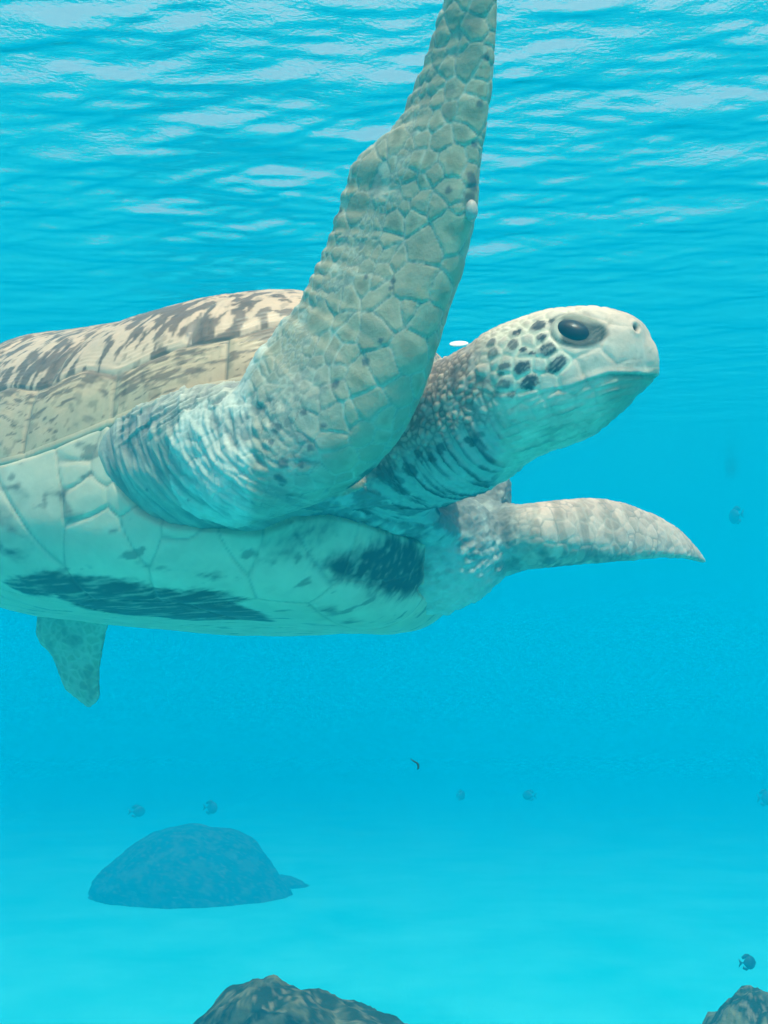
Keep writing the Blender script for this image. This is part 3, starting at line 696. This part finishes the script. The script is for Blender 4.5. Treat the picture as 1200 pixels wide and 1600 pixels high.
# ---- pigment
c3 = lambda *a: np.array(a, float)
G = lambda s_, o_=3, sd_=0: fbm(V, s_, o_, sd_)
col_ = np.tile(c3(.36, .335, .28), (nv, 1))
def mix(a, b, k_): return a * (1 - k_[:, None]) + b * k_[:, None]
col_ = mix(col_, c3(.36, .335, .285), soft)
# near flipper
plate = c3(.37, .305, .215) * (.90 + .22 * crnd)[:, None]
plate = mix(plate, c3(.20, .165, .10), .5 * (crnd > .62) * sstep(.3, .9, ce / np.maximum(crad * .8, 1e-3) + .5 * G(60, 3, 14)))
plate = mix(plate, c3(.27, .235, .15), .55 * sstep(.15, .5, G(38, 3, 2)) * sstep(.002, .006, ce))
fcol = mix(np.tile(c3(.50, .45, .36), (nv, 1)), plate, sstep(.0002, .0016, ce))
col_ = mix(col_, fcol, flp * (1 - .65 * fl_low))
crack = flp * (1 - sstep(.0002, .0010, ce)) * sstep(-.25, .15, G(26, 2, 6) + .25 * (PXY[:, 0] > 560 + .0 * PXY[:, 1]))
col_ = mix(col_, c3(.14, .13, .11), .55 * crack)
def dots(lst, colour, amt=.9, wob_=.0022, mask=1.0, sc_r=.00066):
    global col_
    wv = G(160, 3, 33) * wob_
    for x_, y_, r_ in lst:
        d_ = np.linalg.norm(V - vp(x_, y_), axis=1) + wv
        col_ = mix(col_, colour, amt * (1 - sstep(r_ * sc_r * .55, r_ * sc_r * 1.1, d_)) * mask)
dots([(432, 668, 11), (443, 722, 11), (470, 726, 7), (440, 752, 9), (436, 745, 7), (452, 775, 8), (526, 600, 8), (572, 433, 5), (614, 440, 7), (570, 565, 8), (474, 643, 7), (596, 533, 5), (527, 597, 5), (530, 333, 8), (527, 340, 6), (612, 448, 5), (740, 290, 12), (735, 310, 10), (737, 275, 9), (742, 225, 7), (750, 160, 6), (760, 88, 7), (700, 298, 7), (425, 690, 6), (505, 665, 6), (485, 700, 7)], c3(.09, .10, .105), .85)
dots([(665, 158, 15), (673, 117, 16), (703, 142, 12), (698, 175, 12), (740, 30, 20)], c3(.22, .19, .15), .55)
trail = flp * np.clip(1 - np.interp(PXY[:, 1], [0, 100, 205, 248, 295, 360, 422, 477, 514, 582], [690, 650, 598, 545, 525, 503, 480, 456, 428, 384]) * 0 - (PXY[:, 0] - np.interp(PXY[:, 1], [0, 100, 205, 248, 295, 360, 422, 477, 514, 582], [686, 650, 598, 545, 525, 503, 480, 456, 428, 384])) / 14, 0, 1)
col_ = mix(col_, c3(.66, .63, .56), .75 * trail)  # sunlit white of the trailing rim put into the colour
lead = flp * sstep(.0, 1, np.clip((PXY[:, 0] - (690 + (400 - PXY[:, 1]) * .18)) / 60, 0, 1))
# shoulder and pocket: pale wrinkled skin, darker in the creases
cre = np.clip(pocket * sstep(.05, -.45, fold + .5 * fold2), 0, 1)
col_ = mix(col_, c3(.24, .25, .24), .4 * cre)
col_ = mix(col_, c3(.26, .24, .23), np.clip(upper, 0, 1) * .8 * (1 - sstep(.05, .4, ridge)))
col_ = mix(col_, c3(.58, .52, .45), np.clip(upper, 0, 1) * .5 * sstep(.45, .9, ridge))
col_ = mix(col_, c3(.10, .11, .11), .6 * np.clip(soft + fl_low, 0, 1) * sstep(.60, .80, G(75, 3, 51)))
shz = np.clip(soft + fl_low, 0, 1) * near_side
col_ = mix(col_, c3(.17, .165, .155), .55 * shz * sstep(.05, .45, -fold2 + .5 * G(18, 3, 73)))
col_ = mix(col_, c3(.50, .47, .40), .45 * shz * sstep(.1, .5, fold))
# neck: brown mottled bumps above, dusky creases below
ncol = mix(np.tile(c3(.64, .45, .35), (nv, 1)), c3(.34, .25, .205), crnd)
ncol = mix(ncol, c3(.15, .10, .085), .8 * (1 - sstep(.0003, .0017, ce)))
ncol = mix(ncol, c3(.60, .50, .45), .5 * sstep(.1, .5, G(60, 2, 3)))
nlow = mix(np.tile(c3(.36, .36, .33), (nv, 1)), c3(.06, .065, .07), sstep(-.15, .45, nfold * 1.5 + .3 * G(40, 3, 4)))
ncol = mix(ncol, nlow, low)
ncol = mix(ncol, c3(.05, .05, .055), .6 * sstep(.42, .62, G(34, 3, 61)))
col_ = mix(col_, ncol, np.clip(hm * neck_f, 0, 1))
# chest and far shoulder
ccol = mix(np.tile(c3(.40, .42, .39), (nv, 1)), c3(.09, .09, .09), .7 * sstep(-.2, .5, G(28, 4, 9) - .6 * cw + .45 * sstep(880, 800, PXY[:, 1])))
ccol = mix(ccol, c3(.50, .53, .47), sstep(860, 930, PXY[:, 1] - .1 * (PXY[:, 0] - 700)) * .8)
ffw = sstep(785, 850, PXY[:, 0] + 24 * G(40, 3, 66))
col_ = mix(col_, ccol, np.maximum(cf_, isr('far_flipper')) * (1 - ffw))
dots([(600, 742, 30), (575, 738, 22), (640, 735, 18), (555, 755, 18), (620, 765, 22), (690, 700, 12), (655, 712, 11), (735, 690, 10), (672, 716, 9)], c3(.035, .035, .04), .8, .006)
# head
hcol = mix(np.tile(c3(.72, .54, .44), (nv, 1)), c3(.60, .42, .34), .6 * sstep(-.2, .5, G(26, 3, 12)))
snout = sstep(905, 990, head_x[:, 0]); hcol = mix(hcol, c3(.62, .43, .35), .7 * snout)
hcol = mix(hcol, c3(.50, .47, .37), chin * .8); hcol = mix(hcol, c3(.62, .60, .50), chin * .5 * sstep(.1, .5, -jl)); hcol = mix(hcol, c3(.22, .24, .20), chin * .6 * sstep(.1, .45, jl))
hcol = mix(hcol, c3(.20, .16, .13), (1 - chin) * .30 * (1 - sstep(.0002, .0012, ce)) * sstep(-.1, .3, G(50, 2, 45)))
hcol = mix(hcol, c3(.40, .30, .23), .45 * sstep(.2, .55, G(80, 3, 47)))
lo_beak = headm * sstep(588, 596, head_x[:, 1]) * sstep(925, 960, head_x[:, 0]); hcol = mix(hcol, c3(.27, .26, .19), .75 * lo_beak)
spots = [(842, 509, 13, 8, -35), (845, 528, 8, 5, -10), (857, 545, 13, 11, -20), (868, 570, 21, 10, -35), (815, 574, 13, 9, -25), (826, 596, 14, 11, -30), (786, 600, 14, 7, -5), (802, 538, 11, 8, -60), (770, 552, 10, 9, -50), (819, 546, 6, 4, 0), (788, 571, 11, 6, -10), (752, 577, 10, 7, -60), (767, 534, 9, 6, -50), (783, 584, 6, 4, 0), (756, 598, 9, 6, -20), (808, 518, 8, 5, -40), (832, 552, 5, 3, 0), (770, 618, 10, 6, -10), (800, 616, 7, 5, -20), (745, 556, 9, 6, -50), (862, 500, 7, 4, -30)]
wv = 1 + .40 * G(170, 3, 71); streak = fbm(np.stack([(head_x[:, 0] * .8 - head_x[:, 1] * .6) / 22., (head_x[:, 0] * .6 + head_x[:, 1] * .8) / 3.2, 0 * sn], -1), 1.0, 2, 5)
halo = np.zeros(nv); sp_ = np.zeros(nv)
for i_, (x_, y_, rx, ry, a_d) in enumerate(spots):
    c_ = plane(vp(x_, y_)[None], 1.03)[0]; qx, qy = head_x[:, 0] - c_[0], head_x[:, 1] - c_[1]; a_r = R(a_d)
    q = np.hypot((qx * math.cos(a_r) + qy * math.sin(a_r)) / rx, (-qx * math.sin(a_r) + qy * math.cos(a_r)) / ry) * wv
    sp_ = np.maximum(sp_, (1 - sstep(.75, 1.12, q)) * (.97 if x_ > 805 else .75)); halo = np.maximum(halo, 1 - sstep(1.1, 2.2, q))
hcol = mix(hcol, c3(.52, .44, .36), .45 * halo * sstep(.0008, .003, ce)); hcol = mix(hcol, c3(.80, .68, .52), .6 * (1 - sstep(.0005, .003, ce)) * (head_x[:, 0] < 880) * (1 - chin))
hcol = mix(hcol, c3(.045, .04, .05), sp_ * (1 - .35 * sstep(.1, .4, streak)))
# eye surround
inn = 1 - sstep(.80, 1.06, er + .06 * G(90, 2, 44))
lid = mix(np.tile(c3(.016, .030, .030), (nv, 1)), c3(.40, .36, .29), sstep(-.50, -.68, ux) * sstep(.98, .90, er))
lid = mix(lid, c3(.50, .41, .31), .6 * sstep(-.38, -.72, uy - .22 * np.maximum(ux, 0)))
lid = mix(lid, c3(.16, .16, .14), .5 * sstep(.0, .3, streak) * sstep(.1, .5, ux))
hcol = mix(hcol, lid, inn); hcol = mix(hcol, c3(.10, .10, .10), .5 * np.exp(-((er - .97) / .055) ** 2) * sstep(.8, .0, ux))
hcol = mix(hcol, c3(.01, .01, .015), 1 - sstep(3.5, 6.5, nr)); hcol = mix(hcol, c3(.08, .09, .075), .45 * (1 - sstep(.6, 2.6, md_)) * (1 - .55 * sstep(960, 900, head_x[:, 0])))
col_ = mix(col_, hcol, np.clip(hm * (1 - neck_f), 0, 1))
# far flipper and hind flipper
qcol = c3(.60, .41, .33) * (.8 + .35 * crnd)[:, None]
qcol = mix(qcol, c3(.30, .215, .165), .65 * sstep(-.1, .5, np.sin((PXY[:, 0] - .25 * PXY[:, 1]) / 6.2 + 2.2 * G(22, 2, 18)) * .7 + .5 * G(50, 2, 16)) * sstep(1060, 960, PXY[:, 0])); qcol = mix(qcol, c3(.62, .50, .42), .3 * (1 - sstep(.0006, .003, ce))); qcol = mix(qcol, c3(.14, .11, .10), .5 * (1 - sstep(.0003, .0018, ce)) * sstep(-.1, .25, G(30, 2, 5)))
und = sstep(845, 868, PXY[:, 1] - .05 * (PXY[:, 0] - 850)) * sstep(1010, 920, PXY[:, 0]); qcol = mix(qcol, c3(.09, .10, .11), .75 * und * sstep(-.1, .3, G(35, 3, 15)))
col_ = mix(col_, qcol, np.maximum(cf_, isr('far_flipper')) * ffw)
hc_ = mix(np.tile(c3(.34, .36, .27), (nv, 1)), c3(.48, .49, .40), .7 * (1 - sstep(.0006, .003, ce))); hc_ = mix(hc_, c3(.20, .21, .17), .6 * sstep(.1, .5, G(22, 3, 8)))
col_ = mix(col_, hc_, isr('hind_flipper') * 1.0)
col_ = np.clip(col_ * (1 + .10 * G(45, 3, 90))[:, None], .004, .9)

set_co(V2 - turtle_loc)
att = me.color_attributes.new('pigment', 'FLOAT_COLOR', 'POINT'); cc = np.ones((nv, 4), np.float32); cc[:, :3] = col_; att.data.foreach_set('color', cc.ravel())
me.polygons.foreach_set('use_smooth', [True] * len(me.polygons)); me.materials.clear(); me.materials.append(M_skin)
body = bpy.data.objects.new('body', me); COL.objects.link(body); body.parent = turtle
print('body verts', nv, 'seeds', len(seeds))

def ball(name, c_, r_, scale, mat, parent, origin, axes=None, seg=40):
    th_ = np.linspace(0, np.pi, seg // 2 + 1); ph_ = np.linspace(0, 2 * np.pi, seg, endpoint=False); T_, P_ = np.meshgrid(th_, ph_, indexing='ij')
    q = np.stack([np.sin(T_) * np.cos(P_), np.sin(T_) * np.sin(P_), np.cos(T_)], -1).reshape(-1, 3) * np.array(scale) * r_
    if axes is not None: q = q @ np.array(axes)
    return mesh_obj(name, np.asarray(c_) + q, grid_faces(seg // 2 + 1, seg, wrap=True)[:, ::-1], mat, parent, origin)
# eyes: dark glossy domes set in the lids, one on each side of the head
ie = pick(tabV, 894, 512); pe_ = V2[ie]
hn_c = hn[120]; jc = hmid[np.argmin(np.linalg.norm(hmid - pe_, axis=1))]
far_e = pe_ - 2 * ((pe_ - jc) @ hn_c) * hn_c
for c_, s_ in ((pe_, 1), (far_e, -1)):
    nrm_e = NRM2[ie] if s_ > 0 else NRM2[ie] - 2 * (NRM2[ie] @ hn_c) * hn_c
    e1x = EX - (EX @ nrm_e) * nrm_e; e1x /= np.linalg.norm(e1x); e1x = e1x * .90 - np.cross(nrm_e, e1x) * .43 * s_; e1x /= np.linalg.norm(e1x)
    ball('eye', c_ - nrm_e * .0176, .0224, (1.16, .82, 1), M_eye, turtle, turtle_loc, [e1x, np.cross(nrm_e, e1x), nrm_e])
ic = pick(tabV, 737, 330)
ball('claw', V2[ic] + EZ * .002, .0085, (.75, 1.25, .8), M_claw, turtle, turtle_loc, [EX, EY, EZ], 20)

# ------------------------------------------------------------------ rocks on the sand
def rock(name, c_, size, seed, label, cat, squash=1.0, profile=None, dim=1.0, rough=1.0):
    nt_, np__ = 110, 220
    th_ = np.linspace(0, np.pi * .62, nt_); ph_ = np.linspace(0, 2 * np.pi, np__, endpoint=False); T_, P_ = np.meshgrid(th_, ph_, indexing='ij')
    q = np.stack([np.sin(T_) * np.cos(P_), np.sin(T_) * np.sin(P_), np.cos(T_)], -1).reshape(-1, 3)
    r_ = 1 + .12 * fbm(q, 1.3, 3, seed) + .05 * (1 - 2 * np.abs(fbm(q, 3.2, 3, seed + 3))) * rough * .6 + .030 * fbm(q, 9, 4, seed + 5) * rough
    v_ = q * r_[:, None]
    if profile is not None: v_ = profile(v_)
    v_ = v_ * np.array(size)
    g_ = fbm(q, 6.5, 5, seed + 9); h_ = fbm(q, 24, 4, seed + 12)
    k1 = sstep(-.15, .35, g_ + .5 * h_)[:, None]; k2 = sstep(.15, .5, h_ - .3 * g_)[:, None]
    cl = np.array([.022, .04, .026]) * (1 - k1) + np.array([.16, .16, .085]) * k1; cl = cl * (1 - .7 * k2) + np.array([.26, .22, .14]) * k2 * .7
    o = mesh_obj(name, v_, grid_faces(nt_, np__, wrap=True), M_rock, None, None, cl * dim); o.location = c_
    return tag(o, label, cat)
def on_floor(px, py, dz=0.0):
    a_ = at(px, py, 1.0) - CAM_T; k_ = (CAM_Z) / -a_[2]; p_ = CAM_T + a_ * k_
    return p_
def dome(v):
    v = v.copy(); k_ = np.hypot(v[:, 0], v[:, 1]); v[:, :2] *= (1 + .22 * sstep(.2, .9, k_))[:, None]; v[:, 2] = np.sign(v[:, 2]) * np.abs(v[:, 2]) ** .55 * (1 - .16 * sstep(.1, -.9, v[:, 0])); return v
def rock_at(px, py_top, d, half_w, seed, label, **kw):
    p_ = at(px, py_top, d); fz_ = floor_z(p_[0], p_[1])
    return rock('rock', (p_[0], p_[1] + .05, fz_), (half_w, half_w * .95, (p_[2] - fz_) * .93), seed, label, 'rock', profile=dome, **kw)
rock_at(412, 1508, 2.3, .52, 3, 'algae covered rock at the bottom edge of the picture below the turtle')
rock_at(1185, 1538, 2.3, .36, 14, 'small brown rock at the bottom right corner of the picture')
def prof_b(v):
    v = v.copy(); x = v[:, 0]
    v[:, 2] *= 1 - .25 * sstep(-.2, -1.0, x); v[:, 2] *= 1 - .15 * sstep(.3, 1., x)
    v[:, 2] += 0; return v
mb = on_floor(285, 1405)
rock('boulder', (mb[0], mb[1] + .35, -.05), (mb[1] * .098, mb[1] * .085, mb[1] * .070), 29, 'large hazy dark boulder on the sand far behind the turtle', 'boulder', profile=prof_b, dim=.3, rough=.35)
lw = on_floor(380, 1388)
rock('rock', (lw[0], lw[1] + .1, -.05), (mb[1] * .068, .3, mb[1] * .019), 33, 'low hazy stone against the right foot of the far boulder', 'rock', dim=.35, rough=.5)

# ------------------------------------------------------------------ small dark fish, weed adrift, a stand-in for a reflection
def fish_mesh(length, seed):
    u = np.linspace(0, 1, 22); h = .36 * np.sin(np.pi * np.clip(u / .86, 0, 1)) ** .7 * (1 - .25 * u) + .035; w_ = h * .42
    a2 = np.linspace(0, 2 * np.pi, 20, endpoint=False)
    v = np.stack([np.repeat((.5 - u * .86)[:, None], 20, 1), np.cos(a2)[None] * w_[:, None] * np.sin(np.pi * np.clip(u, .03, .97))[:, None] ** .3, np.sin(a2)[None] * h[:, None]], -1).reshape(-1, 3)
    f = grid_faces(22, 20, wrap=True).tolist() + [list(range(20))[::-1], [21 * 20 + j for j in range(20)]]
    return v * length, f
def fin(pts, length, th=.012):
    n_ = len(pts); v = [(x, s_ * th, z) for s_ in (-1, 1) for x, z in pts]
    return np.array(v) * length, [list(range(n_))[::-1], list(range(n_, 2 * n_))] + [[j, (j + 1) % n_, n_ + (j + 1) % n_, n_ + j] for j in range(n_)]
def fish(px, py, d, length, yaw, label):
    loc = at(px, py, d); o = empty('fish', loc); o.rotation_euler = (0, 0, yaw); o.scale = (1, 1, .8 + .35 * (math.sin(px * 1.7) * .5 + .5)); tag(o, label, 'fish', 'small dark fish in the hazy distance')
    v, f = fish_mesh(length, 0); mesh_obj('fish_body', v, f, M_fish, o)
    v, f = fin([(-.33, .05), (-.33, -.05), (-.55, -.22), (-.47, 0), (-.55, .22)], length); mesh_obj('tail_fin', v, f, M_fish, o)
    v, f = fin([(.22, .30), (-.28, .18), (-.36, .30), (-.1, .46), (.1, .44)], length); mesh_obj('dorsal_fin', v, f, M_fish, o)
    v, f = fin([(.05, -.32), (-.28, -.18), (-.33, -.32), (-.1, -.42)], length); mesh_obj('anal_fin', v, f, M_fish, o)
    return o
for a in [(214, 1268, 6.2, .105, .5, 'dark fish just above the left shoulder of the far boulder'), (329, 1262, 6.2, .105, -.4, 'dark fish hovering above the top of the far boulder'),
          (720, 1243, 6.4, .100, .9, 'left fish of the two side by side in open water below the turtle'), (827, 1243, 6.4, .105, 2.4, 'right fish of the two side by side in open water below the turtle'),
          (1195, 1247, 6.3, .11, .3, 'dark fish half cut by the right edge of the picture'), (1150, 806, 5.8, .115, 2.0, 'dark fish to the right of the far front flipper'),
          (1168, 1504, 3.6, .066, .2, 'small fish just above the corner rock'), (1188, 728, 8.4, .20, .2, 'very faint fish highest at the right edge of the picture')]:
    fish(a[0], a[1], a[2] * (1.55 if a[2] > 4 else 1.3), a[3] * (1.55 if a[2] > 4 else 1.3), *a[4:])
# a thin blade of weed, a white disc standing in for a lamp reflection in glass
n_ = 14; t_ = np.linspace(0, 1, n_); bl = []
for k_ in range(n_):
    for s_ in (-1, 1):
        for q_ in (-1, 1): bl.append((.004 * math.sin(t_[k_] * 5) + s_ * .0022 * (1 - t_[k_] ** 3), q_ * .0008, t_[k_] * .026))
F_ = []
for k_ in range(n_ - 1):
    b0 = 4 * k_; F_ += [[b0, b0 + 1, b0 + 5, b0 + 4], [b0 + 2, b0 + 6, b0 + 7, b0 + 3], [b0, b0 + 4, b0 + 6, b0 + 2], [b0 + 1, b0 + 3, b0 + 7, b0 + 5]]
F_ += [[0, 2, 3, 1], [4 * n_ - 4, 4 * n_ - 3, 4 * n_ - 1, 4 * n_ - 2]]
o = mesh_obj('weed_blade', np.array(bl), F_, M_dark); o.location = at(653, 1202, 1.9); o.rotation_euler = (.2, R(-25), 0)
tag(o, 'tiny thin dark blade of weed drifting in open water below the turtle', 'weed')
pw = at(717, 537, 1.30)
o = ball('glass_reflection', (0, 0, 0), .0126, (1, .5, .16), M_white, None, None, None, 24); o.location = pw; o.rotation_euler = (R(52), R(-3), 0)
tag(o, 'small bright white oval standing in for a lamp reflection between the flipper and the neck', 'reflection')
